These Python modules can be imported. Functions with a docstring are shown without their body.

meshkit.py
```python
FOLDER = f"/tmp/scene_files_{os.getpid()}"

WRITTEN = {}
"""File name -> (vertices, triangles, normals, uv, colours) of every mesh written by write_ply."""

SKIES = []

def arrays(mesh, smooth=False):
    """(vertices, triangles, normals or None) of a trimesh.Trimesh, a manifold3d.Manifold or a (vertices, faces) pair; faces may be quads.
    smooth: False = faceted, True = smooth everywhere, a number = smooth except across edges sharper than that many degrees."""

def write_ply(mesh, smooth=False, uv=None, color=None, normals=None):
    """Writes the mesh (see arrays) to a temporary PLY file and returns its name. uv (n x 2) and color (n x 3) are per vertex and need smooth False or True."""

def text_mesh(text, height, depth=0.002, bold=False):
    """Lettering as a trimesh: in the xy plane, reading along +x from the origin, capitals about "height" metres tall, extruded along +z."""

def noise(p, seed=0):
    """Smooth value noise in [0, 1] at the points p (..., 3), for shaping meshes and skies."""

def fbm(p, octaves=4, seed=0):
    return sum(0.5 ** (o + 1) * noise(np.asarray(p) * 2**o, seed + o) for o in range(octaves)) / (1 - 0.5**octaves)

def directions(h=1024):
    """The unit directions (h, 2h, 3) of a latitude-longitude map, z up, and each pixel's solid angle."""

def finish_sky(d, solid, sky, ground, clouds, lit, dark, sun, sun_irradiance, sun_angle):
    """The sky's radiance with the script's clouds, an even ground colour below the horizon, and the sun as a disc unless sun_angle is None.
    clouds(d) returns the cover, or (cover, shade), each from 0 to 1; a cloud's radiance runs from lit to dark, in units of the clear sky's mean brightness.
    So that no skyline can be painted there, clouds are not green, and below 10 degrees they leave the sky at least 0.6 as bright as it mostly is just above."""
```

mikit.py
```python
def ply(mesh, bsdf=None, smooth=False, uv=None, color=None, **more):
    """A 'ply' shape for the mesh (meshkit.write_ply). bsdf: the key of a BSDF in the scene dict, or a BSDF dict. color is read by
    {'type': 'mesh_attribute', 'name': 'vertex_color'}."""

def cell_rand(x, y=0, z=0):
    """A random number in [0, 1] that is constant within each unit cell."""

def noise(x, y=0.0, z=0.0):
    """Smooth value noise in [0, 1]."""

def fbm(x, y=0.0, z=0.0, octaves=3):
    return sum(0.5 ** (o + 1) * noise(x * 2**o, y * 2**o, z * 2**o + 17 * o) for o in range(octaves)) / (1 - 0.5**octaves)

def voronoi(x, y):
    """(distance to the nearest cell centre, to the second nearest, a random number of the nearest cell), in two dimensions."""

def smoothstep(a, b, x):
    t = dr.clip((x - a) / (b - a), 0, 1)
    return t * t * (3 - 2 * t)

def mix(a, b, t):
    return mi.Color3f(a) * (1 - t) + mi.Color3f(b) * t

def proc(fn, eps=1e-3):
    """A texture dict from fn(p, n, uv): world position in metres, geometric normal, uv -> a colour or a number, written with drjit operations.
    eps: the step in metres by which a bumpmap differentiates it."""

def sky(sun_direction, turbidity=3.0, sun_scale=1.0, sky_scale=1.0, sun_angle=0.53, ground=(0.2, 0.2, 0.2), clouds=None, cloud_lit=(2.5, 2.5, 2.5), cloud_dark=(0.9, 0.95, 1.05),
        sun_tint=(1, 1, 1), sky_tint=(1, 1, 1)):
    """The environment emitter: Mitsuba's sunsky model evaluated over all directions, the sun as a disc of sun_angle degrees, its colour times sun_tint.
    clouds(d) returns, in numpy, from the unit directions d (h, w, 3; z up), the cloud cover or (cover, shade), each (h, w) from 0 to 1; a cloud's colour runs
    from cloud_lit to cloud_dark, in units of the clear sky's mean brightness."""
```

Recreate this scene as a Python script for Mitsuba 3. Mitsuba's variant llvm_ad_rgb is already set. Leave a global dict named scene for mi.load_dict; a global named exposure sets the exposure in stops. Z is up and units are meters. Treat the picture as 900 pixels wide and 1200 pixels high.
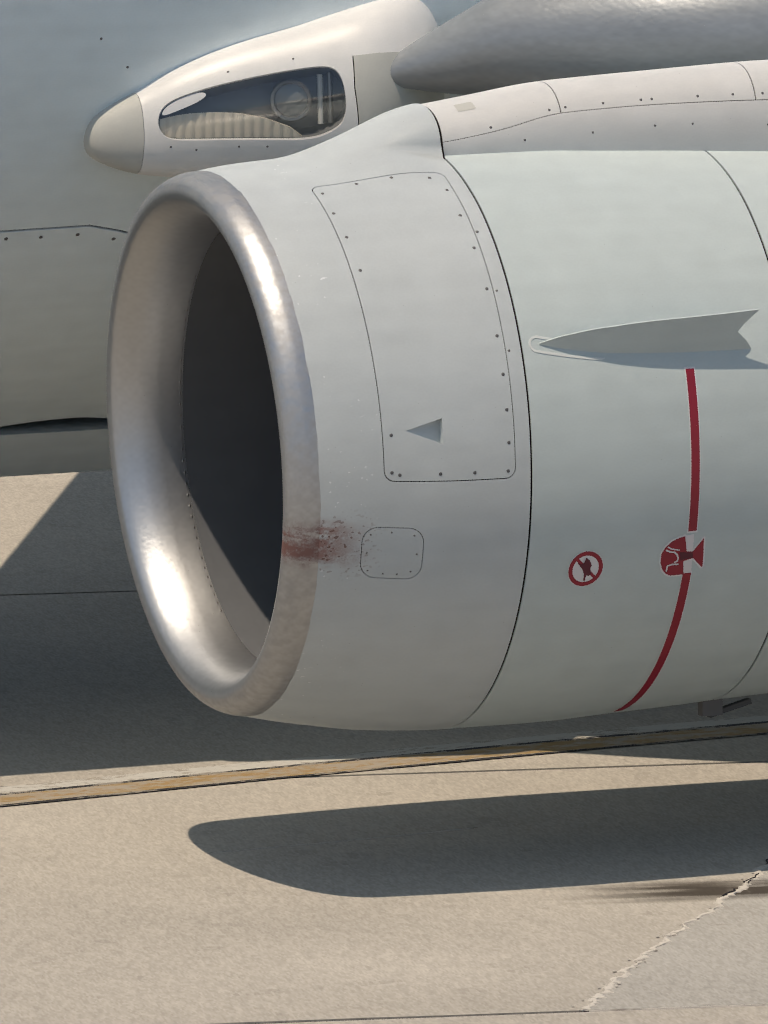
import math, random, numpy as np, trimesh, shapely, mitsuba as mi, drjit as dr, mikit, meshkit
from shapely.geometry import Polygon, LineString, Point, box as sbox
from scipy.interpolate import PchipInterpolator as Pchip
T = mi.ScalarTransform4f
random.seed(7); rng = np.random.default_rng(7)
PI = math.pi

# ---------------------------------------------------------------- camera, sky, exposure
# x runs aft along the engine, y to the far (starboard) side, z up; the engine axis is y = 0
ZC = 1.47                      # height of the engine axis over the apron
PSI, DELTA, ROLL, DIST, S = math.radians(22), math.radians(7.4), .012, 40.0, 345.0
def camera_frame():
    w = np.array([math.sin(PSI)*math.cos(DELTA), math.cos(PSI)*math.cos(DELTA), -math.sin(DELTA)])
    r = np.array([math.cos(PSI), -math.sin(PSI), 0.0]); u = np.cross(r, w)
    r, u = math.cos(ROLL)*r - math.sin(ROLL)*u, math.sin(ROLL)*r + math.cos(ROLL)*u
    o = np.array([0, 0, ZC]) - w*DIST - r*(48/S) - u*(88/S)
    return o, r, u, w
CO, CR, CU, CW = camera_frame()
FOV_X = math.degrees(2*math.atan(450/(S*DIST)))
SUN = (-0.29, -0.22, 1.0)
exposure = 1.16
scene, labels = {}, {}
scene['camera'] = {'type': 'perspective', 'fov': FOV_X, 'fov_axis': 'x', 'near_clip': 0.5, 'far_clip': 3000.0,
                   'to_world': T().look_at(origin=CO.tolist(), target=(CO+CW).tolist(), up=CU.tolist())}
scene['sky_light'] = mikit.sky(SUN, turbidity=5, sky_tint=(1.0, 1.0, .94))

def sstep(a, b, x):
    t = np.clip((np.asarray(x, float)-a)/(b-a), 0, 1)
    return t*t*(3-2*t)

# ---------------------------------------------------------------- surfaces, each a function of two parameters
_nx = [-.75, -.62, -.43, -.3, 0, .3, .62, 1.0, 1.3, 2.2, 3.2]
_nr = [.922, .945, .967, .980, .995, .995, .982, .962, .945, .86, .74]
NR = Pchip(_nx, _nr)
def ring(X, r, th):
    """A point of the engine at station X, radius r, angle th (0 = near side, pi/2 = top)."""
    X, r, th = np.broadcast_arrays(np.asarray(X, float), np.asarray(r, float), np.asarray(th, float))
    y = -r*.95*np.cos(th); z = r*np.sin(th)
    k = sstep(-.2, -.84, X)
    return np.stack([X - k*.04*z, y, ZC + .02*k + z], -1)
def ridge(X, th):
    a = (th-PI/2)
    k = sstep(-.30, 0, X)
    h = .145*sstep(-.50, .04, X)
    wide = np.clip(1-np.abs(a/.50)**2, 0, 1)**2
    tight = np.clip(1-np.abs(a/.20)**2.3, 0, 1)**(1/2.3)
    return h*(wide*(1-k)+tight*k)
def dent(X, th):       # the slight waviness of riveted sheet
    return .0011*(meshkit.fbm(np.stack(np.broadcast_arrays(np.asarray(X)*5.0+9, np.asarray(th)*4.0+9, 0.0), -1), 2, 6)-.5)*2
def nac(X, th):
    X = np.asarray(X, float); th = np.asarray(th, float)
    return ring(X, NR(X)+dent(X, th)+np.where(X < .05, ridge(np.minimum(X, 0), th), 0), th)
def cowl(X, th):
    return ring(X, NR(np.asarray(X, float))+dent(X, th), th)
_fy, _fz, _fa, _fb = 4.27, 3.25, 2.40, 2.25
def fus(X, th):
    X, th = np.broadcast_arrays(np.asarray(X, float), np.asarray(th, float))
    return np.stack([X, _fy - _fa*np.cos(th), _fz + _fb*np.sin(th)], -1)

# ---------------------------------------------------------------- mesh helpers
def shape(key, v, f, n, bsdf):
    d = {'type': 'ply', 'filename': meshkit.write_ply((v, f), normals=n), 'face_normals': n is None, 'bsdf': {'type': 'ref', 'id': bsdf}}
    k, i = key, 0
    while k in scene:
        i += 1; k = f'{key}_{i:03d}'
    scene[k] = d
    return k
def add(key, mesh, bsdf, smooth=30):
    k, i = key, 0
    while k in scene:
        i += 1; k = f'{key}_{i:03d}'
    scene[k] = mikit.ply(mesh, bsdf, smooth=smooth)
    return k
def surf_normals(fn, u, v, sgn):
    e = 1e-4
    a = fn(u+e, v)-fn(u-e, v); b = fn(u, v+e)-fn(u, v-e)
    n = np.cross(a, b)*sgn
    l = np.linalg.norm(n, axis=1, keepdims=True)
    return n/np.maximum(l, 1e-12)
def patch(poly, fn, du, dv, sgn, off=0.0, rim=0.0, bump=None):
    """The part of the surface fn(u, v) inside the polygon, raised by off, with side walls rim deep."""
    V, F, N, base = [], [], [], 0
    for g in (poly.geoms if hasattr(poly, 'geoms') else [poly]):
        shapely.prepare(g)
        x0, y0, x1, y1 = g.bounds
        nx, ny = max(1, math.ceil((x1-x0)/du)), max(1, math.ceil((y1-y0)/dv))
        xs, ys = np.linspace(x0, x1, nx+1), np.linspace(y0, y1, ny+1)
        i, j = [a.ravel() for a in np.meshgrid(np.arange(nx), np.arange(ny), indexing='ij')]
        cells = shapely.box(xs[i], ys[j], xs[i+1], ys[j+1])
        inside = shapely.contains(g, cells); touch = shapely.intersects(g, cells) & ~inside
        pts, tri = [], []
        ii, jj = i[inside], j[inside]
        if len(ii):
            q = np.stack([np.c_[xs[ii], ys[jj]], np.c_[xs[ii+1], ys[jj]], np.c_[xs[ii+1], ys[jj+1]], np.c_[xs[ii], ys[jj+1]]], 1)
            pts.append(q.reshape(-1, 2)); m = np.arange(len(ii))[:, None]*4
            tri.append(np.vstack([m+[0, 1, 2], m+[0, 2, 3]]))
        cnt = len(ii)*4
        for c in shapely.intersection(g, cells[touch]):
            for p in (c.geoms if hasattr(c, 'geoms') else [c]):
                if p.geom_type != 'Polygon' or p.area < 1e-10: continue
                a, b = trimesh.creation.triangulate_polygon(p, engine='earcut')
                if len(b) == 0: continue
                pts.append(np.asarray(a)[:, :2]); tri.append(np.asarray(b)+cnt); cnt += len(a)
        P = np.vstack(pts); Tt = np.vstack(tri)
        _, first, inv = np.unique(np.round(P, 7), axis=0, return_index=True, return_inverse=True)
        P = P[first]; Tt = inv.ravel()[Tt]
        n = surf_normals(fn, P[:, 0], P[:, 1], sgn)
        o = off if bump is None else off+bump(P[:, 0], P[:, 1])[:, None]
        p3 = fn(P[:, 0], P[:, 1]) + n*o
        fnrm = np.cross(p3[Tt[:, 1]]-p3[Tt[:, 0]], p3[Tt[:, 2]]-p3[Tt[:, 0]])
        flip = (fnrm*n[Tt[:, 0]]).sum(1) < 0
        Tt[flip] = Tt[flip][:, ::-1]
        if bump is not None:
            n = meshkit.arrays((p3, Tt), True)[2]
        V.append(p3); N.append(n); F.append(Tt+base); base += len(p3)
        if rim:
            for r in [g.exterior, *g.interiors]:
                L = np.array(shapely.segmentize(r, min(du, dv)).coords)
                nn = surf_normals(fn, L[:, 0], L[:, 1], sgn); s = fn(L[:, 0], L[:, 1])
                a, b = s+nn*off, s+nn*(off-rim)
                m = len(L)-1; k = np.arange(m)
                v = np.vstack([a[:-1], a[1:], b[1:], b[:-1]])
                q = np.cross(a[1:]-a[:-1], b[:-1]-a[:-1]); q /= np.maximum(np.linalg.norm(q, axis=1, keepdims=True), 1e-12)
                ccw = r.is_ccw == (r is g.exterior) if False else True
                V.append(v); N.append(np.tile(q, (4, 1)))
                F.append(np.vstack([np.c_[k, k+m, k+2*m], np.c_[k, k+2*m, k+3*m]])+base); base += len(v)
    return np.vstack(V), np.vstack(F), np.vstack(N)
def put(key, poly, fn, bsdf, du=.03, dv=.03, sgn=1, **k):
    v, f, n = patch(poly, fn, du, dv, sgn, **k)
    return shape(key, v, f, n, bsdf)
def grid(P, wrap=False):
    """(vertices, quads) of an (a, b, 3) array of points."""
    a, b = P.shape[:2]
    i, j = np.meshgrid(np.arange(a-1), np.arange(b if wrap else b-1), indexing='ij'); j2 = (j+1) % b
    q = np.stack([i*b+j, (i+1)*b+j, (i+1)*b+j2, i*b+j2], -1).reshape(-1, 4)
    return P.reshape(-1, 3), q
def rounded(x0, y0, x1, y1, r):
    return sbox(x0+r, y0+r, x1-r, y1-r).buffer(r, quad_segs=8)
def line(pts, w, cap='flat'):
    return LineString(pts).buffer(w/2, cap_style=cap, join_style='mitre')

# ---------------------------------------------------------------- materials
smooth_, fbm, noise, mix = mikit.smoothstep, mikit.fbm, mikit.noise, mikit.mix
def bsdf(key, d, two=True):
    scene[key] = {'type': 'twosided', 'inner': d} if two else d
def bumped(d, fn, scale, eps=1e-3):
    return {'type': 'bumpmap', 'arbitrary': mikit.proc(fn, eps), 'scale': scale, 'inner': d}
def rgb(*c): return {'type': 'rgb', 'value': list(c)}
def ang(p): return dr.atan2(p.z-ZC, -p.y)
def blood(p, reach):
    """Dried smear: streaks that run aft, clotted near the lip."""
    a = ang(p)+.25
    lane = noise(p.x*7, a*42, 3)*.6+noise(p.x*26, a*110, 8)*.4
    clot = fbm(p.x*55, p.z*70, p.y*55, 3)
    half = smooth_(.115, .045, dr.abs(a+.02*noise(p.x*30, 5)))
    aft = smooth_(reach, -.72, p.x+.10*(lane-.5)+.05*(clot-.5))
    return half*aft*smooth_(.25, .78, lane*.55+clot*.4+.22*noise(p.x*210, p.z*260, p.y*210))
def paint(base, seed):
    def fn(p, n, uv):
        m = fbm(p.x*11+seed, p.y*11, p.z*11, 2); g = noise(p.x*230, p.y*230, p.z*230+seed)
        st = fbm(p.x*2.2, p.y*14, p.z*22+seed, 2)
        return mi.Color3f(base)*(1+.10*(m-.5)+.05*(g-.5)+.07*(st-.5))
    return fn
def inlet_paint(p, n, uv):
    c = paint((.475, .515, .53), 3)(p, n, uv)
    chips = smooth_(.86, .92, noise(p.x*80+p.z*31, p.y*95, p.z*90-p.x*27))*smooth_(-.45, -.62, p.x)*smooth_(.45, .6, fbm(p.x*9, p.y*9, p.z*9+4, 2))
    c = mix(c, (.72, .74, .76), chips*.8)
    b = blood(p, -.52)
    spots = smooth_(.70, .80, noise(p.x*95+p.z*38, p.y*80, p.z*112-p.x*31+9))*smooth_(.16, .05, dr.abs(ang(p)+.262))*smooth_(-.47, -.68, p.x)
    return mix(mix(c, (.21, .066, .047), b*.85), (.13, .06, .045), spots*.8)
def flat(d): return d
bsdf('inlet_paint', {'type': 'principled', 'base_color': mikit.proc(inlet_paint), 'roughness': .34, 'specular': .5})
bsdf('cowl_paint', {'type': 'principled', 'base_color': mikit.proc(paint((.49, .555, .560), 11)), 'roughness': .42, 'specular': .4})
bsdf('body_paint', {'type': 'principled', 'base_color': mikit.proc(paint((.71, .79, .82), 23)), 'roughness': .45, 'specular': .4})
bsdf('pylon_paint', {'type': 'principled', 'base_color': mikit.proc(paint((.60, .605, .60), 31)), 'roughness': .45, 'specular': .4})
bsdf('white_paint', {'type': 'principled', 'base_color': mikit.proc(paint((.68, .68, .67), 41)), 'roughness': .4, 'specular': .5})
bsdf('beige_paint', {'type': 'principled', 'base_color': mikit.proc(paint((.48, .485, .455), 53)), 'roughness': .55, 'specular': .3})
bsdf('gap_dark', {'type': 'diffuse', 'reflectance': rgb(.012, .012, .013)})
bsdf('recess_dark', {'type': 'principled', 'base_color': rgb(.05, .052, .055), 'roughness': .5})
def lip_mask(p):   # dirt ground into the metal on the outer near side and the smear
    a = ang(p)
    d = fbm(p.x*40, p.y*40, p.z*40+2, 4)
    outer = smooth_(.845, .875, dr.sqrt(p.y*p.y/.9025+dr.square(p.z-ZC-.02)))
    return outer*smooth_(.15, .85, d)*.40, blood(p, -.5)
def lip_color(p, n, uv):
    d, b = lip_mask(p)
    g = fbm(p.x*60, p.y*60, p.z*60, 2)
    c = mi.Color3f(.535, .55, .57)*(1+.12*(g-.5))
    return mix(mix(c, (.28, .262, .245), d), (.17, .06, .045), b*.9)
def lip_metal(p, n, uv):
    d, b = lip_mask(p)
    return 1-dr.maximum(d*.8, b*.95)
def lip_rough(p, n, uv):
    d, b = lip_mask(p)
    return .44+.2*dr.maximum(d, b)
bsdf('lip_metal', bumped({'type': 'principled', 'base_color': mikit.proc(lip_color), 'metallic': mikit.proc(lip_metal), 'roughness': mikit.proc(lip_rough)},
     lambda p, n, uv: noise(p.x*90, p.y*90, p.z*90), .0003))
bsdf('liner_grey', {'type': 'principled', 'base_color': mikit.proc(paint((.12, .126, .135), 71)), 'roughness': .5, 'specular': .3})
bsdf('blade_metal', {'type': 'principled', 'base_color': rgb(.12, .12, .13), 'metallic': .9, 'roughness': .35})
def slat_color(p, n, uv):
    return mi.Color3f(.29, .312, .335)*(1+.22*(fbm(p.x*30, p.y*30, p.z*55, 3)-.5)+.15*(noise(p.x*4, p.y*4, p.z*11)-.5))
bsdf('slat_metal', bumped({'type': 'principled', 'base_color': mikit.proc(slat_color), 'metallic': .4, 'roughness': .40},
     lambda p, n, uv: noise(p.x*64, p.y*64, p.z*80), .0006))
bsdf('screw_dark', {'type': 'principled', 'base_color': rgb(.12, .12, .125), 'metallic': .5, 'roughness': .5})
bsdf('steel', {'type': 'principled', 'base_color': rgb(.55, .54, .52), 'metallic': 1.0, 'roughness': .2})
bsdf('trim_grey', {'type': 'principled', 'base_color': rgb(.14, .145, .15), 'roughness': .45})
bsdf('fluted', {'type': 'principled', 'base_color': mikit.proc(paint((.50, .46, .38), 97)), 'roughness': .45})
bsdf('lamp_metal', {'type': 'principled', 'base_color': rgb(.17, .17, .165), 'metallic': .8, 'roughness': .3})
bsdf('lamp_glass', {'type': 'principled', 'base_color': rgb(.16, .17, .17), 'roughness': .12})
bsdf('glass', {'type': 'thindielectric', 'int_ior': 1.6}, False)
bsdf('red_paint', {'type': 'principled', 'base_color': mikit.proc(paint((.26, .014, .032), 81)), 'roughness': .4})
bsdf('dark_red_paint', {'type': 'principled', 'base_color': mikit.proc(paint((.10, .012, .028), 83)), 'roughness': .45})
bsdf('decal_white', {'type': 'principled', 'base_color': rgb(.66, .64, .66), 'roughness': .45})
bsdf('sealant', {'type': 'principled', 'base_color': rgb(.62, .65, .64), 'roughness': .4})
def concrete(base, seed):
    def fn(p, n, uv):
        m = fbm(p.x*1.1+seed, p.y*1.1, 0, 4); t = p.x*.9703-p.y*.2419; q = p.x*.2419+p.y*.9703; g = noise(t*150, q*34, seed); g2 = fbm(t*60, q*15, seed, 2)
        c = mi.Color3f(base)*(1+.26*(m-.5)+.24*(g-.5)+.17*(g2-.5))
        s = fbm(t*3.0, q*15, 6, 3)
        oil = smooth_(.25, .09, dr.abs(q+.735+.08*(s-.5)))*smooth_(.28, .80, t+.35*(s-.5))*smooth_(-.1, .45, s)*smooth_(4.2, 2.0, t)
        drip = smooth_(.80, .90, noise(p.x*7, p.y*7, 3))*smooth_(.5, .7, g2)
        return mix(mix(c, (.035, .028, .022), oil*.93), (.18, .165, .15), drip*.35)
    return fn
def cbump(p, n, uv): return noise(p.x*75+p.y*4, p.y*22, 1)
bsdf('concrete_warm', bumped({'type': 'principled', 'base_color': mikit.proc(concrete((.328, .306, .270), 1)), 'roughness': .9, 'specular': .2}, cbump, .002))
bsdf('concrete_grey', bumped({'type': 'principled', 'base_color': mikit.proc(concrete((.30, .29, .268), 5)), 'roughness': .9, 'specular': .2}, cbump, .002))
bsdf('tar', {'type': 'principled', 'base_color': rgb(.018, .017, .018), 'roughness': .7})
def worn(base, under, lo, hi, seed):
    def fn(p, n, uv):
        w = fbm(p.x*9, p.y*22, seed, 4)*.7+noise(p.x*60, p.y*90, seed)*.3
        return mix(base, under, smooth_(lo, hi, w))
    return fn
bsdf('line_yellow', {'type': 'principled', 'base_color': mikit.proc(worn((.25, .17, .075), (.27, .235, .19), .34, .64, 4)), 'roughness': .85})
bsdf('line_black', {'type': 'principled', 'base_color': mikit.proc(worn((.028, .027, .027), (.22, .20, .17), .52, .62, 7)), 'roughness': .8})
bsdf('line_pale', {'type': 'principled', 'base_color': mikit.proc(worn((.38, .37, .34), (.25, .23, .2), .5, .7, 9)), 'roughness': .9})
bsdf('crumb', {'type': 'principled', 'base_color': mikit.proc(worn((.43, .405, .365), (.2, .18, .16), .55, .78, 12)), 'roughness': .9})

# ---------------------------------------------------------------- the engine: inlet cowl, lip, liner
A = 'airplane'
labels[A] = {'label': 'grey twin-engine jet airliner parked on concrete, with a blood smear on its inlet lip', 'category': 'airplane'}
HALF = PI
panel = rounded(-.518, -.030, -.062, 1.215, .035)
panel2 = rounded(-.592, -.385, -.376, -.195, .055)
vent = Polygon([(-.4389, .1441), (-.3109, .1843), (-.3137, .0975)])
GAP = .0032
lipx = -.7335
rag = np.linspace(-HALF, HALF, 1400)
rag_x = lipx+.0012-.0075*meshkit.fbm(np.c_[rag*16, 0*rag+3, 0*rag], 4, 12)
rag_x[-1] = rag_x[0]
skin = Polygon(np.r_[np.c_[rag_x, rag], [(-.008, HALF), (-.008, -HALF)]]).difference(panel.buffer(GAP/2)).difference(panel2.buffer(GAP/2.6))
put(A+'__inlet_cowl', skin, nac, 'inlet_paint', .02, .03, 1, rim=.006)
put(A+'__inlet_cowl__access_panel', panel.buffer(-GAP/2).difference(vent), nac, 'inlet_paint', .02, .03, 1, rim=.006)
labels[A+'__inlet_cowl__access_panel'] = {'label': 'large four-sided access panel with a small triangular vent'}
put(A+'__inlet_cowl__access_panel', panel2.buffer(-GAP/2.6), nac, 'inlet_paint', .02, .02, 1, rim=.004)
labels[A+'__inlet_cowl__access_panel_001'] = {'label': 'small rounded access panel beside the smear'}
put(A+'__inlet_cowl__seal', sbox(-.737, -HALF, .0, HALF).difference(vent.buffer(.002)), nac, 'gap_dark', .04, .05, 1, off=-.007)
# flush triangular vent: its floor slopes in towards the back
vv = [np.array(nac(a, b)) for a, b in list(vent.exterior.coords)[:3]]
vn = surf_normals(nac, np.array([-.36]), np.array([.14]), 1)[0]
floor = [vv[0], vv[1]-vn*.034, vv[2]-vn*.030]
V = np.array([vv[0], vv[1], vv[2], floor[1], floor[2]])
add(A+'__inlet_cowl__vent', (V, np.array([[0, 4, 3], [0, 3, 1], [0, 2, 4], [1, 3, 4], [1, 4, 2]])), 'inlet_paint', False)
def screw(parent, fn, u, v, sgn, r=.0065, bs='screw_dark', key='screw'):
    c = fn(np.array([u]), np.array([v]))[0]; n = surf_normals(fn, np.array([u]), np.array([v]), sgn)[0]
    m = trimesh.creation.icosphere(subdivisions=1, radius=r)
    m.vertices[:, 2] *= .35
    m.apply_transform(trimesh.geometry.align_vectors([0, 0, 1], n)); m.apply_translation(c)
    return add(parent+'__'+key, m, bs, True)
inl = A+'__inlet_cowl'
for u, v in [(-.493, 1.16), (-.497, 1.03), (-.492, .90), (-.488, .745), (-.488, .13), (-.492, .0), (-.085, 1.10), (-.086, .955), (-.084, .80), (-.083, .63),
             (-.083, .455), (-.083, .32), (-.083, .20), (-.083, .09), (-.088, -.005), (-.205, -.005), (-.325, -.005), (-.465, -.008), (-.37, 1.195), (-.25, 1.2), (-.12, 1.18),
             (-.052, .87), (-.05, .62), (-.05, .40)]:
    screw(inl, nac, u, v, 1, .0062 if u != -.05 else .0045)
for u, v in [(-.563, -.222), (-.49, -.212), (-.41, -.222), (-.573, -.29), (-.397, -.29), (-.565, -.358), (-.51, -.368), (-.46, -.368), (-.413, -.356)]:
    screw(inl, nac, u, v, 1, .0035)
# polished lip
lp = np.array([(-.712, .9255), (-.735, .9245), (-.765, .922), (-.795, .913), (-.82, .899), (-.836, .880), (-.842, .858), (-.836, .836), (-.818, .815), (-.785, .794), (-.74, .776), (-.68, .764), (-.60, .758)])
tt = np.r_[0, np.cumsum(np.linalg.norm(np.diff(lp, axis=0), axis=1))]
LX, LR = Pchip(tt, lp[:, 0]), Pchip(tt, lp[:, 1])
def lip(u, th): return ring(LX(u), LR(u), th)
put(inl+'__lip', sbox(.0008, -HALF, tt[-1]-.002, HALF), lip, 'lip_metal', .008, .03, -1)
labels[inl+'__lip'] = {'label': 'polished bare metal inlet lip with a brown-red smear on its near side'}
def liner(X, th): return ring(X, .757+.02*(np.asarray(X)+.6), th)
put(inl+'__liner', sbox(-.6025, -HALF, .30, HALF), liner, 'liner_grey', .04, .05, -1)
for k in range(34):      # rivets round the joint of lip and liner, on the far wall
    screw(inl, liner, -.612, PI-.75+k*.052, -1, .0045, 'steel', 'rivet')
# fan behind the inlet
hub = trimesh.creation.revolve(np.array([(0, 0), (.07, .04), (.13, .10), (.18, .20), (.19, .36), (0, .37)]), sections=40)
hub.apply_transform(trimesh.geometry.align_vectors([0, 0, 1], [1, 0, 0])); hub.apply_translation([-.02, 0, ZC])
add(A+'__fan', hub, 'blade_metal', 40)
for k in range(24):
    a = k*2*PI/24; r = np.linspace(.17, .76, 7); tw = np.linspace(.5, 1.1, 7); c = np.linspace(.10, .16, 7)
    P = np.zeros((7, 2, 2, 3))
    for m, sx in enumerate((-1, 1)):
        for h, th in enumerate((-.003, .003)):
            ax = .17+sx*c/2*np.cos(tw); ta = sx*c/2*np.sin(tw)
            P[:, m, h] = np.stack([ax+th, np.cos(a)*r-np.sin(a)*ta, np.sin(a)*r+np.cos(a)*ta+ZC], -1)
    Q = P[:, [0, 1, 1, 0], [0, 0, 1, 1]]
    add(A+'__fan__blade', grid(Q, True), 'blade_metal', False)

# ---------------------------------------------------------------- fan cowl, aft cowl, strake, markings
fcw = A+'__fan_cowl'
TOP = .188     # half angle that the pylon takes at the top
lo, hi = PI/2-TOP, PI/2+TOP
put(fcw, sbox(.0, -HALF, .966, lo).union(sbox(0, hi, .966, HALF)), cowl, 'cowl_paint', .03, .03, 1, rim=.006)
put(A+'__aft_cowl', sbox(.974, -HALF, 3.2, lo).union(sbox(.974, hi, 3.2, HALF)), cowl, 'cowl_paint', .05, .03, 1, rim=.006)
put(fcw+'__seal', sbox(-.03, -HALF, 1.02, HALF), cowl, 'gap_dark', .05, .05, 1, off=-.010)
add(A+'__core_nozzle', grid(ring(np.linspace(3.0, 4.3, 12)[:, None], np.linspace(.55, .34, 12)[:, None], np.linspace(-PI, PI, 49)[None])), 'steel', True)
add(A+'__aft_cowl__bulkhead', grid(ring(np.full((2, 1), 3.05), np.array([[.05], [.76]]), np.linspace(-PI, PI, 49)[None])), 'recess_dark', False)
# strake: a thin fin with its sealed foot
SX = [.062, .20, .326, .60, .90]; STH = Pchip(SX, [.417, .390, .374, .366, .368])
SH = Pchip([.05, .062, .11, .18, .27, .47, .70, .90], [0, .004, .032, .062, .092, .123, .140, .155])
def fin(u, t):
    u, t = np.broadcast_arrays(np.asarray(u, float), np.asarray(t, float))
    return cowl(u, STH(u)) + (t*SH(u))[..., None]*np.array([0, -.42, .907])
outline = Polygon([(.062, -.06), (.838, -.06), (.81, .20), (.77, .46), (.785, .64), (.812, .84), (.838, 1.0), (.062, 1.0)])
two = [patch(outline, fin, .03, .2, sg, off=.003, rim=.006) for sg in (-1, 1)]
shape(fcw+'__strake', np.vstack([two[0][0], two[1][0]]), np.vstack([two[0][1], two[1][1]+len(two[0][0])]), np.vstack([two[0][2], two[1][2]]), 'cowl_paint')
fx = np.linspace(.062, .85, 30); fth = STH(fx)
labels[fcw+'__strake'] = {'label': 'long fin standing out from the side of the fan cowl'}
foot = LineString(np.c_[fx[:9]-.008, fth[:9]]).buffer(.030)
foot = foot.difference(LineString(np.c_[fx-.01, fth]).buffer(.021))
put(fcw+'__sealant', foot, cowl, 'sealant', .02, .02, 1, off=.0022, rim=.003)
def mark(x, y):      # the emblems' own drawing plane, laid on the cowl: (along, around)
    return .5368+((x-790)+.22*(y-652))/322, -.3489-(y-652)/306
def zpts(l): return Polygon([mark(640+a/4.0909, 600+b/4.0889) for a, b in l])
def zline(l, w): return LineString([mark(640+a/4.0909, 600+b/4.0889) for a, b in l]).buffer(w/2)
def decal(name, poly, bs, off): return put(fcw+'__'+name, poly, cowl, bs, .02, .02, 1, off=off)
sw = .031
def stripe(th0, th1):
    a = np.linspace(th0, th1, 40); w = sw*np.where(a > .2, 1.0, 1.0)
    return Polygon(np.r_[np.c_[.594-w/2+0*a, a], np.c_[.594+w/2+0*a, a][::-1]])
decal('stripe_edge', stripe(.306, -.262).buffer(.004, join_style='mitre'), 'decal_white', .0008)
decal('stripe_edge', stripe(-.415, -1.30).buffer(.003, join_style='mitre'), 'decal_white', .0008)
decal('red_stripe', stripe(.303, -.259), 'red_paint', .0016)
decal('red_stripe', stripe(-.418, -1.30), 'red_paint', .0016)
emb = zpts([(676, 122), (650, 126), (610, 140), (575, 165), (552, 195), (544, 235), (550, 270), (565, 292), (585, 304), (652, 304), (655, 240), (668, 236), (704, 228), (742, 276), (748, 270), (766, 138), (706, 196), (676, 194)])
white = zpts([(680, 120), (720, 114), (716, 150), (706, 190), (678, 192)]).union(zpts([(655, 242), (700, 234), (690, 300), (655, 305)]))
decal('hazard_emblem_ground', emb.buffer(.006).union(white), 'decal_white', .0008)
figure = zline([(578, 180), (598, 190), (616, 192), (628, 205), (632, 222), (626, 236), (612, 241)], .006).union(zline([(588, 165), (604, 176), (640, 184)], .005)).union(
    zline([(570, 280), (576, 256), (600, 250), (628, 252)], .006))
decal('hazard_emblem', emb.difference(figure), 'red_paint', .0016)
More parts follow.
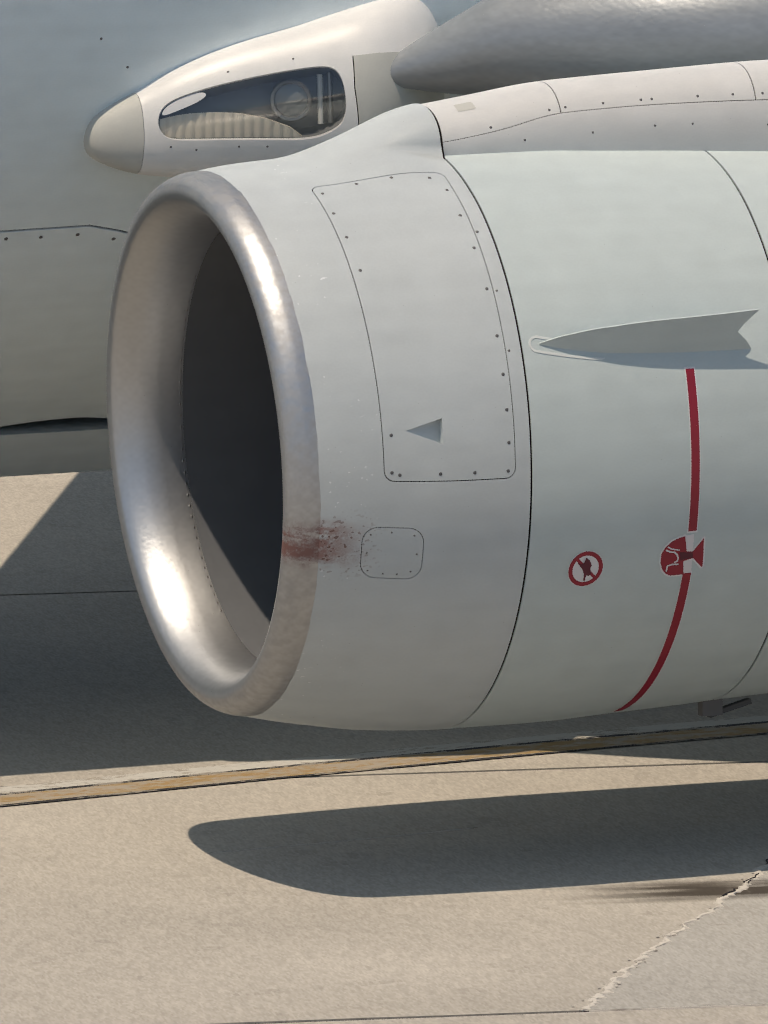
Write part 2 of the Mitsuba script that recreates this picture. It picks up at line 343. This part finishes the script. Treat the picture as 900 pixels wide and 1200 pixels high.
decal('hazard_emblem_core', zpts([(640, 194), (704, 200), (704, 226), (640, 234)]), 'dark_red_paint', .0024)
labels[fcw+'__hazard_emblem'] = {'label': 'red engine ingestion warning emblem set in the red stripe'}
sc_ = mark(640+182/4.0909, 600+238/4.0889)
def disc(r): return shapely.affinity.scale(Point(*sc_).buffer(r, quad_segs=24), 1.0, 1.06)
decal('warning_sign_ground', disc(.064), 'decal_white', .0008)
person = zpts([(190, 184), (206, 200), (212, 222), (204, 236), (206, 258), (196, 272), (182, 268), (172, 298), (166, 292), (172, 262), (166, 238), (150, 214), (146, 206), (168, 214), (178, 206)])
bar = zline([(146, 190), (222, 282)], .011)
decal('warning_sign', disc(.062).difference(disc(.0475)).union(bar.intersection(disc(.055))), 'red_paint', .0016)
decal('warning_sign_figure', person, 'dark_red_paint', .0024)
labels[fcw+'__warning_sign'] = {'label': 'round red prohibition sign with a dark figure'}
# small drain bracket under the cowl
bx = trimesh.creation.box([.075, .04, .075]); bx.apply_translation([.97, -.18, ZC-.958])
b2 = trimesh.creation.box([.16, .03, .018]); b2.apply_transform(trimesh.transformations.rotation_matrix(-.25, [0, 1, 0])); b2.apply_translation([1.04, -.18, ZC-.975])
add(fcw+'__drain_bracket', bx, 'screw_dark', False)
add(fcw+'__drain_bracket__foot', b2, 'steel', False) if False else add(fcw+'__drain_strut', b2, 'recess_dark', False)

# ---------------------------------------------------------------- pylon fairing on top of the engine
PH = Pchip([0, .2, .45, .8, 1.3, 3.0], [.140, .168, .205, .24, .285, .36])
def pyl(X, t):
    X, t = np.broadcast_arrays(np.asarray(X, float), np.asarray(t, float))
    c, s = np.cos(t), np.sin(t)
    a = TOP*1.05*np.sign(c)*np.abs(c)**(2/2.3); hh = PH(X)*np.abs(s)**(2/2.3)
    return ring(X, NR(X)+hh-.004, PI/2-a)
LINE = Pchip([0, .2, .45, .8, 1.6, 3.0], [.30, .42, .62, .66, .60, .55])
xs = np.linspace(.002, 2.9, 60)
upper = Polygon(np.r_[np.c_[xs, LINE(xs)+.006], [(2.9, PI-.02), (.002, PI-.02)]])
lower = Polygon(np.r_[np.c_[xs, LINE(xs)-.006], [(2.9, .004), (.002, .004)]])
j1, j2 = sbox(.4385, 0, .4425, PI), sbox(1.16, 0, 1.164, PI)
pk = A+'__pylon'
put(pk, lower, pyl, 'pylon_paint', .03, .03, 1, rim=.005)
for piece in upper.difference(j1).difference(j2).geoms:
    put(pk+'__cap_panel', piece, pyl, 'pylon_paint', .03, .03, 1, rim=.005)
put(pk+'__seal', sbox(0, .004, 2.9, PI-.02), pyl, 'gap_dark', .05, .05, 1, off=-.006)
put(pk+'__patch', rounded(.085, 1.0, .15, 1.25, .02), pyl, 'beige_paint', .02, .03, 1, off=.0015)
for u in (.18, .40, .46, .60, .74, .78, .95, 1.08, 1.19, 1.30):
    screw(pk, pyl, u, float(LINE(u))+.10, 1, .005)
for u, v in [(.3, .19), (.55, .26), (.78, .33), (.92, .34), (1.2, .3), (1.35, .26)]:
    screw(pk, pyl, u, v, 1, .0042)

# ---------------------------------------------------------------- fuselage, belly, air inlet
fk = A+'__fuselage'
seam = [(-9, -.575), (-.688, -.5939), (-.4948, -.5925), (-.3495, -.5915), (-.229, -.6056), (-.1585, -.6166), (.2, -.69), (2, -.82), (9, -.84)]
edge = [(-9, -1.215), (-1.2, -1.212), (-.2863, -1.2042), (-.1703, -1.1833), (-.0441, -1.1745), (.0235, -1.1756), (.1187, -1.190), (.9, -1.21), (9, -1.21)]
def off_line(l, d): return [(a, b+d) for a, b in l]
put(fk, Polygon(off_line(seam, .0028)+[(9, PI+1), (-9, PI+1)]), fus, 'body_paint', .15, .05, 1, rim=.006)
put(fk+'__fairing_panel', Polygon(off_line(seam, -.0012)+edge[::-1]), fus, 'body_paint', .12, .05, 1, rim=.012)
put(fk+'__seal', Polygon(off_line(seam, .1)+off_line(seam, -.1)[::-1]), fus, 'gap_dark', .12, .05, 1, off=-.008)
fk2 = fk
for u, v in [(-.658, -.6088), (-.526, -.6092), (-.387, -.608), (-.244, -.6212), (-.82, -.608)]:
    screw(fk2, fus, u, v, 1, .0075)
for u, v in [(-.31, -.30), (-.42, -.25), (-.2, -.42)]:
    screw(fk2, fus, u, v, 1, .005)
for zz, s in ((9.0, 1), (-9.0, -1)):     # the nose and the tail cone, outside the frame
    t = np.linspace(0, 1, 12)[:, None]; th = np.linspace(-PI, PI, 49)[None]
    L = 9 if s > 0 else 4
    P = fus(zz, th)*0+0
    P = np.stack([zz+s*L*t+0*th, _fy-_fa*np.cos(th)*np.sqrt(1-t**2), _fz+(.9*t*(s > 0))+_fb*np.sin(th)*np.sqrt(1-t**2)], -1)
    add(fk+'__end_cone', grid(P), 'body_paint', True)
# belly keel below the skin's lower edge
by = [(3.75, 1.16), (3.50, 1.135), (3.46, 1.11), (3.62, 1.02), (3.85, .905), (4.0, .89), (4.5, .90), (4.95, .91), (5.3, 1.0), (5.4, 1.16)]
P = np.array([[(X, y, z) for y, z in by] for X in (-9, -3, -1, 0, 1, 3, 9)])
add(A+'__belly_keel', grid(P), 'body_paint', 35)
add(A+'__belly_keel__bracket', trimesh.creation.box([.05, .03, .075], transform=trimesh.transformations.compose_matrix(translate=[.19, 3.43, 1.13], angles=[0, .55, 0])), 'steel', False)
put(A+'__air_inlet', sbox(-1.5, -1.42, .9, -1.16), fus, 'gap_dark', .1, .05, 1, off=-.05)

# ---------------------------------------------------------------- wing root: glove, nose cap, landing light
_gx = np.array([-.393, -.374, -.344, -.314, -.229, -.134, .002, .137, .273, .408, .544, .9])
_gt = np.array([2.310, 2.384, 2.415, 2.438, 2.490, 2.555, 2.624, 2.674, 2.716, 2.764, 2.808, 2.88])
_gb = np.array([2.310, 2.254, 2.228, 2.213, 2.190, 2.182, 2.172, 2.166, 2.162, 2.162, 2.167, 2.17])
_gw = np.sqrt(_gx+.393)
GT, GB = Pchip(_gw, _gt), Pchip(_gw, _gb)
def glove(w, ph):
    """w is the root of the distance aft of the nose, so that the nose is round."""
    w, ph = np.broadcast_arrays(np.asarray(w, float), np.asarray(ph, float))
    w = np.clip(w, 1e-5, None)
    s = w*w; yc = 2.03-.20*s; far = yc-(2.15-.505*s)
    a, zc = (GT(w)-GB(w))/2, (GT(w)+GB(w))/2-.145*far
    yc = yc+2.5*np.maximum(s-.80, 0)**2
    c, sn = np.cos(ph), np.sin(ph)
    out = np.where(c > 0, np.abs(c)**.9*a*.62, -np.abs(c)*a*3.2)
    return np.stack([-.393+s+.405*far, yc-out, zc+a*sn], -1)
gk = A+'__wing_root'
def chaikin(p, n=3):
    p = np.array(p, float)
    for _ in range(n):
        q = np.roll(p, -1, 0); p = np.stack([.75*p+.25*q, .25*p+.75*q], 1).reshape(-1, 2)
    return Polygon(p)
win = chaikin([(.434, .30), (.448, .50), (.480, .60), (.5553, .612), (.6409, .60), (.7357, .595), (.815, .585), (.850, .52), (.864, .36), (.8695, .10), (.869, -.14), (.8535, -.285), (.8073, -.40), (.694, -.35), (.5258, -.275), (.464, -.19), (.438, .05)])
put(gk+'__nose_cap', sbox(.0, -HALF, .383, HALF), glove, 'beige_paint', .012, .06, 1)
band = sbox(.3845, -HALF, 1.12, HALF)
trim = Polygon([(.888, .60), (.93, .56), (1.08, .33), (1.08, -1.3), (.896, -1.3), (.892, -.2), (.886, .2)])
put(gk, band.difference(win).difference(trim.buffer(.002)), glove, 'white_paint', .02, .05, 1, rim=.02)
put(gk+'__edge_panel', trim, glove, 'beige_paint', .02, .05, 1, off=.004, rim=.02)
# landing light set in the leading edge behind a clear cover
lk = A+'__landing_light'
put(lk+'__cover', win.buffer(-.001), glove, 'glass', .012, .04, 1, off=-.003)
put(lk+'__housing', win.buffer(.03), glove, 'trim_grey', .012, .04, 1, off=-.135)
v, f, n = patch(win.buffer(.004), glove, .02, .05, 1, off=-.008, rim=.135)
fn_ = np.abs((n[f[:, 0]]*0).sum(1)) == 0
add(lk+'__housing_wall', (v[len(v)-0:], f[:0]), 'recess_dark', False) if False else None
def wall(poly, fn, d0, d1, sgn):
    L = np.array(shapely.segmentize(poly.exterior, .02).coords)
    nn = surf_normals(fn, L[:, 0], L[:, 1], sgn); s = fn(L[:, 0], L[:, 1])
    return grid(np.stack([s+nn*d0, s+nn*d1], 1))
add(lk+'__housing_wall', wall(win.buffer(.003), glove, -.006, -.14, 1), 'trim_grey', False)
ribbed = Polygon([(.444, .30), (.52, .235), (.5936, .155), (.655, .06), (.71, -.06), (.7646, -.24), (.788, -.385), (.694, -.345), (.5258, -.27), (.466, -.18), (.44, .06)])
put(lk+'__fluted_panel', ribbed.buffer(.004), glove, 'fluted', .003, .03, 1, off=-.035, rim=.02, bump=lambda u, v: .007*np.abs(np.sin(u*u*105)))
put(lk+'__bright_clip', chaikin([(.446, .38), (.46, .50), (.494, .575), (.56, .59), (.585, .50), (.56, .40), (.50, .34), (.46, .33)]).intersection(win), glove, 'white_paint', .01, .03, 1, off=-.006, rim=.004)
c0 = glove(np.array([.774]), np.array([.18]))[0]; cn = surf_normals(glove, np.array([.774]), np.array([.18]), 1)[0]
aim = np.array([-.45, -.88, -.05]); aim /= np.linalg.norm(aim)
R0 = trimesh.geometry.align_vectors([0, 0, 1], aim)
def lathe(prof, key, bs, off):
    m = trimesh.creation.revolve(np.array(prof), sections=40); m.apply_transform(R0); m.apply_translation(c0-cn*.09+aim*off); add(key, m, bs, 35)
lathe([(0, -.045), (.03, -.038), (.052, -.015), (.060, .012), (.064, .014), (.066, .008), (.06, -.03), (0, -.06)], lk+'__lamp', 'lamp_metal', .03)
lathe([(0, .012), (.03, .010), (.059, .004)], lk+'__lamp_lens', 'lamp_glass', .03)
lathe([(.060, .0), (.074, .0), (.076, .012), (.072, .018), (.062, .016)], lk+'__lamp_bezel', 'lamp_metal', .03)
for k, u in enumerate((.828, .846)):
    q0 = glove(np.array([u]), np.array([.5]))[0]-surf_normals(glove, np.array([u]), np.array([.5]), 1)[0]*.07
    q1 = glove(np.array([u]), np.array([-.25]))[0]-surf_normals(glove, np.array([u]), np.array([-.25]), 1)[0]*.07
    add(lk+'__strut', trimesh.creation.cylinder(.010, segment=[q0, q1], sections=12), 'lamp_metal' if k else 'beige_paint', True)
for u, v in [(.551, -.47), (.657, -.45), (.72, -.47), (.64, .80), (.78, .76), (.476, -.36)]:
    screw(gk, glove, u, v, 1, .0042)

# ---------------------------------------------------------------- slat and wings
lead = np.array([(.540, 1.745, 2.532), (.791, 1.64, 2.601), (.97, 1.52, 2.651), (1.342, 1.24, 2.677), (1.702, .94, 2.694), (2.35, .1, 2.76), (5.0, -5.5, 3.3)])
ls = np.r_[0, np.cumsum(np.linalg.norm(np.diff(lead, axis=0), axis=1))]
LEAD = [Pchip(ls, lead[:, i]) for i in range(3)]
HH = Pchip(np.sqrt([0, .03, .07, .12, .20, .32, .48, .75, 1.1, 7.0]), [0, .034, .056, .076, .106, .146, .192, .235, .258, .23])
def slat(w, t):
    w, t = np.broadcast_arrays(np.asarray(w, float), np.asarray(t, float)); w = np.clip(w, 1e-4, None)
    s = w*w; C = np.stack([L(s) for L in LEAD], -1); e = 1e-3
    d = np.stack([L(s+e)-L(np.maximum(s-e, 0)) for L in LEAD], -1); d[..., 2] = 0; d /= np.linalg.norm(d, axis=-1, keepdims=True)
    o = np.stack([d[..., 1], -d[..., 0], 0*d[..., 0]], -1)          # towards the nose and the near side
    hh = HH(w)
    return C + o*(np.where(np.cos(t) > 0, 1.05*hh, 2.2*hh)*np.cos(t))[..., None] + np.array([0, 0, 1])*(hh*np.sin(t))[..., None]
put(A+'__slat', sbox(.0, -PI*.75, 2.75, PI*.75), slat, 'slat_metal', .03, .05, 1)
labels[A+'__slat'] = {'label': 'bare grey metal leading edge of the wing above the engine'}
def wing(le, chord, thick):
    t = np.linspace(0, 2*PI, 41)[None]
    le, chord, thick = np.array(le, float), np.array(chord)[:, None], np.array(thick)[:, None]
    x = (1-np.cos(t))/2; z = np.sin(t)*np.sqrt(np.clip(1-x, 0, 1))*1.2
    return grid(np.stack([le[:, :1]+.12+chord*x, le[:, 1:2]+0*x, le[:, 2:]+thick/2*z], -1))
add(A+'__wing', wing([(.50, 2.7, 2.48), (.62, 2.05, 2.54), (.88, 1.78, 2.58), (1.35, 1.45, 2.66), (1.75, .93, 2.70), (2.4, .1, 2.76), (5.0, -5.5, 3.3), (8.0, -11, 3.8)], [5.8, 5.6, 5.5, 5.2, 4.8, 4.4, 2.8, 1.6], [.36, .38, .40, .44, .46, .44, .34, .2]), 'body_paint', 40)
labels[A+'__wing'] = {'label': 'near wing reaching over the engine'}
add(A+'__wing', wing([(.01, 6.3, 2.4), (.80, 7.9, 2.45), (1.84, 10.0, 2.5), (4.9, 16.2, 3.0), (7.3, 21, 3.5)], [6.5, 5.2, 4.4, 2.8, 1.6], [.5, .5, .46, .34, .2]), 'body_paint', 40)

# ---------------------------------------------------------------- the apron
G14 = math.radians(14); E1, E2 = np.array([math.cos(G14), -math.sin(G14)]), np.array([math.sin(G14), math.cos(G14)])
def tq(poly_or_pts):
    p = np.asarray(poly_or_pts, float)
    return p[:, :1]*E1+p[:, 1:2]*E2
labels['ground'] = {'kind': 'structure', 'label': 'wide flat concrete airfield ground'}
labels['apron'] = {'kind': 'structure', 'label': 'concrete apron slabs with dark joints under the airliner'}
gm = trimesh.creation.box([1600, 1600, 1.0]); gm.apply_translation([0, 0, -.53])
add('ground', gm, 'concrete_grey', False)
QJ = [-28.1, -23.1, -18.1, -13.08, -8.04, -3.0, 2.05, 7.08, 12.12, 17.2, 22.2, 27.2]
TJ = [-22, -17, -12, -7.02, -2.05, 2.92, 7.9, 12.9, 18, 23]
crack = [(.044, -3.0)]
ca, cb = np.array([.03, -3.0]), np.array([1.075, -.37])
for k in np.linspace(0, 1.9, 150)[1:]:
    p = ca+(cb-ca)*k
    w = .009*(meshkit.fbm(np.array([[k*14, 3.0, 0]]), 4, 5)[0]-.5)*2+.014*(meshkit.noise(np.array([[k*4, 9., 0]]), 3)[0]-.5)*2
    w += .016*(meshkit.noise(np.array([[k*55, 1., 0]]), 8)[0]-.5)*2
    crack.append((p[0]+w*.93, min(p[1]-w*.37, 2.05)))
crack = [c for c in crack if c[1] < 2.04]; crack.append((crack[-1][0]+.02, 2.06))
def ragged(poly, seed, a=.005):
    L = np.array(shapely.segmentize(poly.exterior, .12).coords)[:-1]
    p = np.c_[L*3.1, np.full(len(L), seed*7.7)]
    return Polygon(L+a*2*np.c_[meshkit.fbm(p, 3, seed)-.5, meshkit.fbm(p+31, 3, seed)-.5])
def slab(poly, bs, seed):
    poly = ragged(poly, seed)
    m = trimesh.creation.extrude_polygon(poly, .04, engine='earcut')
    v = m.vertices.copy(); v[:, :2] = tq(v[:, :2]); v[:, 2] -= .04
    m = trimesh.Trimesh(v, m.faces, process=False)
    return add('apron__slab', m, bs, False)
n = 0
for qi in range(len(QJ)-1):
    for ti in range(len(TJ)-1):
        n += 1
        b = sbox(TJ[ti]+.014, QJ[qi]+.018, TJ[ti+1]-.014, QJ[qi+1]-.018)
        if QJ[qi] == -3.0 and TJ[ti] == -2.05:
            cut = LineString(crack).buffer(.003, cap_style='flat')
            parts = sorted(b.difference(cut).geoms, key=lambda g: -g.area)[:2]
            parts.sort(key=lambda g: g.centroid.x)
            slab(parts[0], 'concrete_warm', n); slab(parts[1], 'concrete_grey', n+500)
        else:
            slab(b, 'concrete_warm' if ti < 4 or QJ[qi] >= 2 or (n*7) % 3 else 'concrete_grey', n)
tm = trimesh.creation.box([46, 57, .01]); tm.vertices[:, :2] = tq(tm.vertices[:, :2]+[.5, -.5]); tm.apply_translation([0, 0, -.0105])
add('apron__joint_filler', tm, 'tar', False)
def ribbon(pts, w0, w1, z, key, bs, seed, h=.004, fr=1.7):
    """A low uneven strip of sealant or crumbled concrete along a line (t, q)."""
    ln = shapely.segmentize(LineString(pts), .012); p = np.array(ln.coords); m = len(p)
    d = np.gradient(p, axis=0); d /= np.linalg.norm(d, axis=1, keepdims=True); o = np.c_[-d[:, 1], d[:, 0]]
    q = np.c_[p*9, np.zeros(m)]
    wl = w0+(w1-w0)*np.clip((meshkit.fbm(q*fr, 3, seed)-.3)*2, 0, 1); wr = w0+(w1-w0)*np.clip((meshkit.fbm(q*fr+9, 3, seed)-.3)*2, 0, 1)
    rows = []
    for s_, zz in ((-1, -.006), (-.55, .8), (0, 1.0), (.5, .7), (1, -.006)):
        ww = wl if s_ < 0 else wr
        zh = np.full(m, z) + (h*zz*(.5+meshkit.noise(q*6+s_*5, seed)) if zz > 0 else -.004)
        rows.append(np.c_[tq(p+o*(s_*ww)[:, None]), zh])
    return add(key, grid(np.stack(rows, 1)), bs, False)
ribbon(crack, .002, .034, .0012, 'apron__crack_edge', 'crumb', 4, .0022, 5.5)
labels['apron__crack_edge'] = {'label': 'ragged diagonal crack with crumbled pale edges'}
ribbon([(.07, -3.0), (2.9, -3.0)], .006, .010, .0, 'apron__pale_seal', 'crumb', 6, .002)
ribbon([(-.72, .40), (-.2, .57), (.28, .76)], .003, .006, .0012, 'apron__pale_seal', 'crumb', 8, .001)
for k in range(6):   # open dark splits along the crack
    i = int(rng.integers(4, len(crack)-12)); L = np.array(crack[i:i+int(rng.integers(3, 7))]); sh = rng.normal(0, .010)
    ribbon([(a+sh+rng.normal(0, .006), b_) for a, b_ in L], .0008, .0042, .0058, 'apron__crack_split', 'tar', 30+k, .001)
for k in range(40):   # loose chips of concrete
    c = np.array(crack[int(rng.integers(1, len(crack)-10))])+rng.normal(0, .022, 2)
    m = trimesh.creation.icosphere(subdivisions=0, radius=rng.uniform(.004, .009)); m.vertices *= rng.uniform(.6, 1.4, (1, 3)); m.vertices[:, 2] *= .45
    xy = tq(c[None])[0]; m.apply_translation([xy[0], xy[1], .003])
    add('apron__crack_chip', m, 'crumb', False)
# taxi line: worn yellow paint between black borders, a pale strip beside it
labels['taxi_line'] = {'kind': 'structure', 'label': 'worn yellow taxi line edged in black'}
TL = [(-14, 1.0), (-3, 1.80), (-.826, 1.985), (.216, 2.14), (1.254, 2.26), (2.3, 2.36), (6, 2.7), (14, 3.4)]
def strip(o0, o1, z, key, bs):
    ln = np.array(shapely.segmentize(LineString(TL), .15).coords)
    j0 = .012*(meshkit.fbm(np.c_[ln[:, :1]*2, 0*ln[:, :1]+o0*50, 0*ln[:, :1]], 3, 2)-.5)*2
    j1 = .012*(meshkit.fbm(np.c_[ln[:, :1]*2, 0*ln[:, :1]+o1*50, 0*ln[:, :1]], 3, 2)-.5)*2
    P = np.stack([np.c_[ln[:, 0], ln[:, 1]+o0+j0, np.full(len(ln), z)], np.c_[ln[:, 0], ln[:, 1]+o1+j1, np.full(len(ln), z)]], 1)
    return add(key, grid(P), bs, False)
strip(-.10, .095, .004, 'taxi_line', 'line_yellow')
strip(.095, .135, .0042, 'taxi_line__black_edge', 'line_black')
strip(-.135, -.10, .0042, 'taxi_line__black_edge', 'line_black')
strip(.135, .27, .0038, 'taxi_line__pale_edge', 'line_pale')
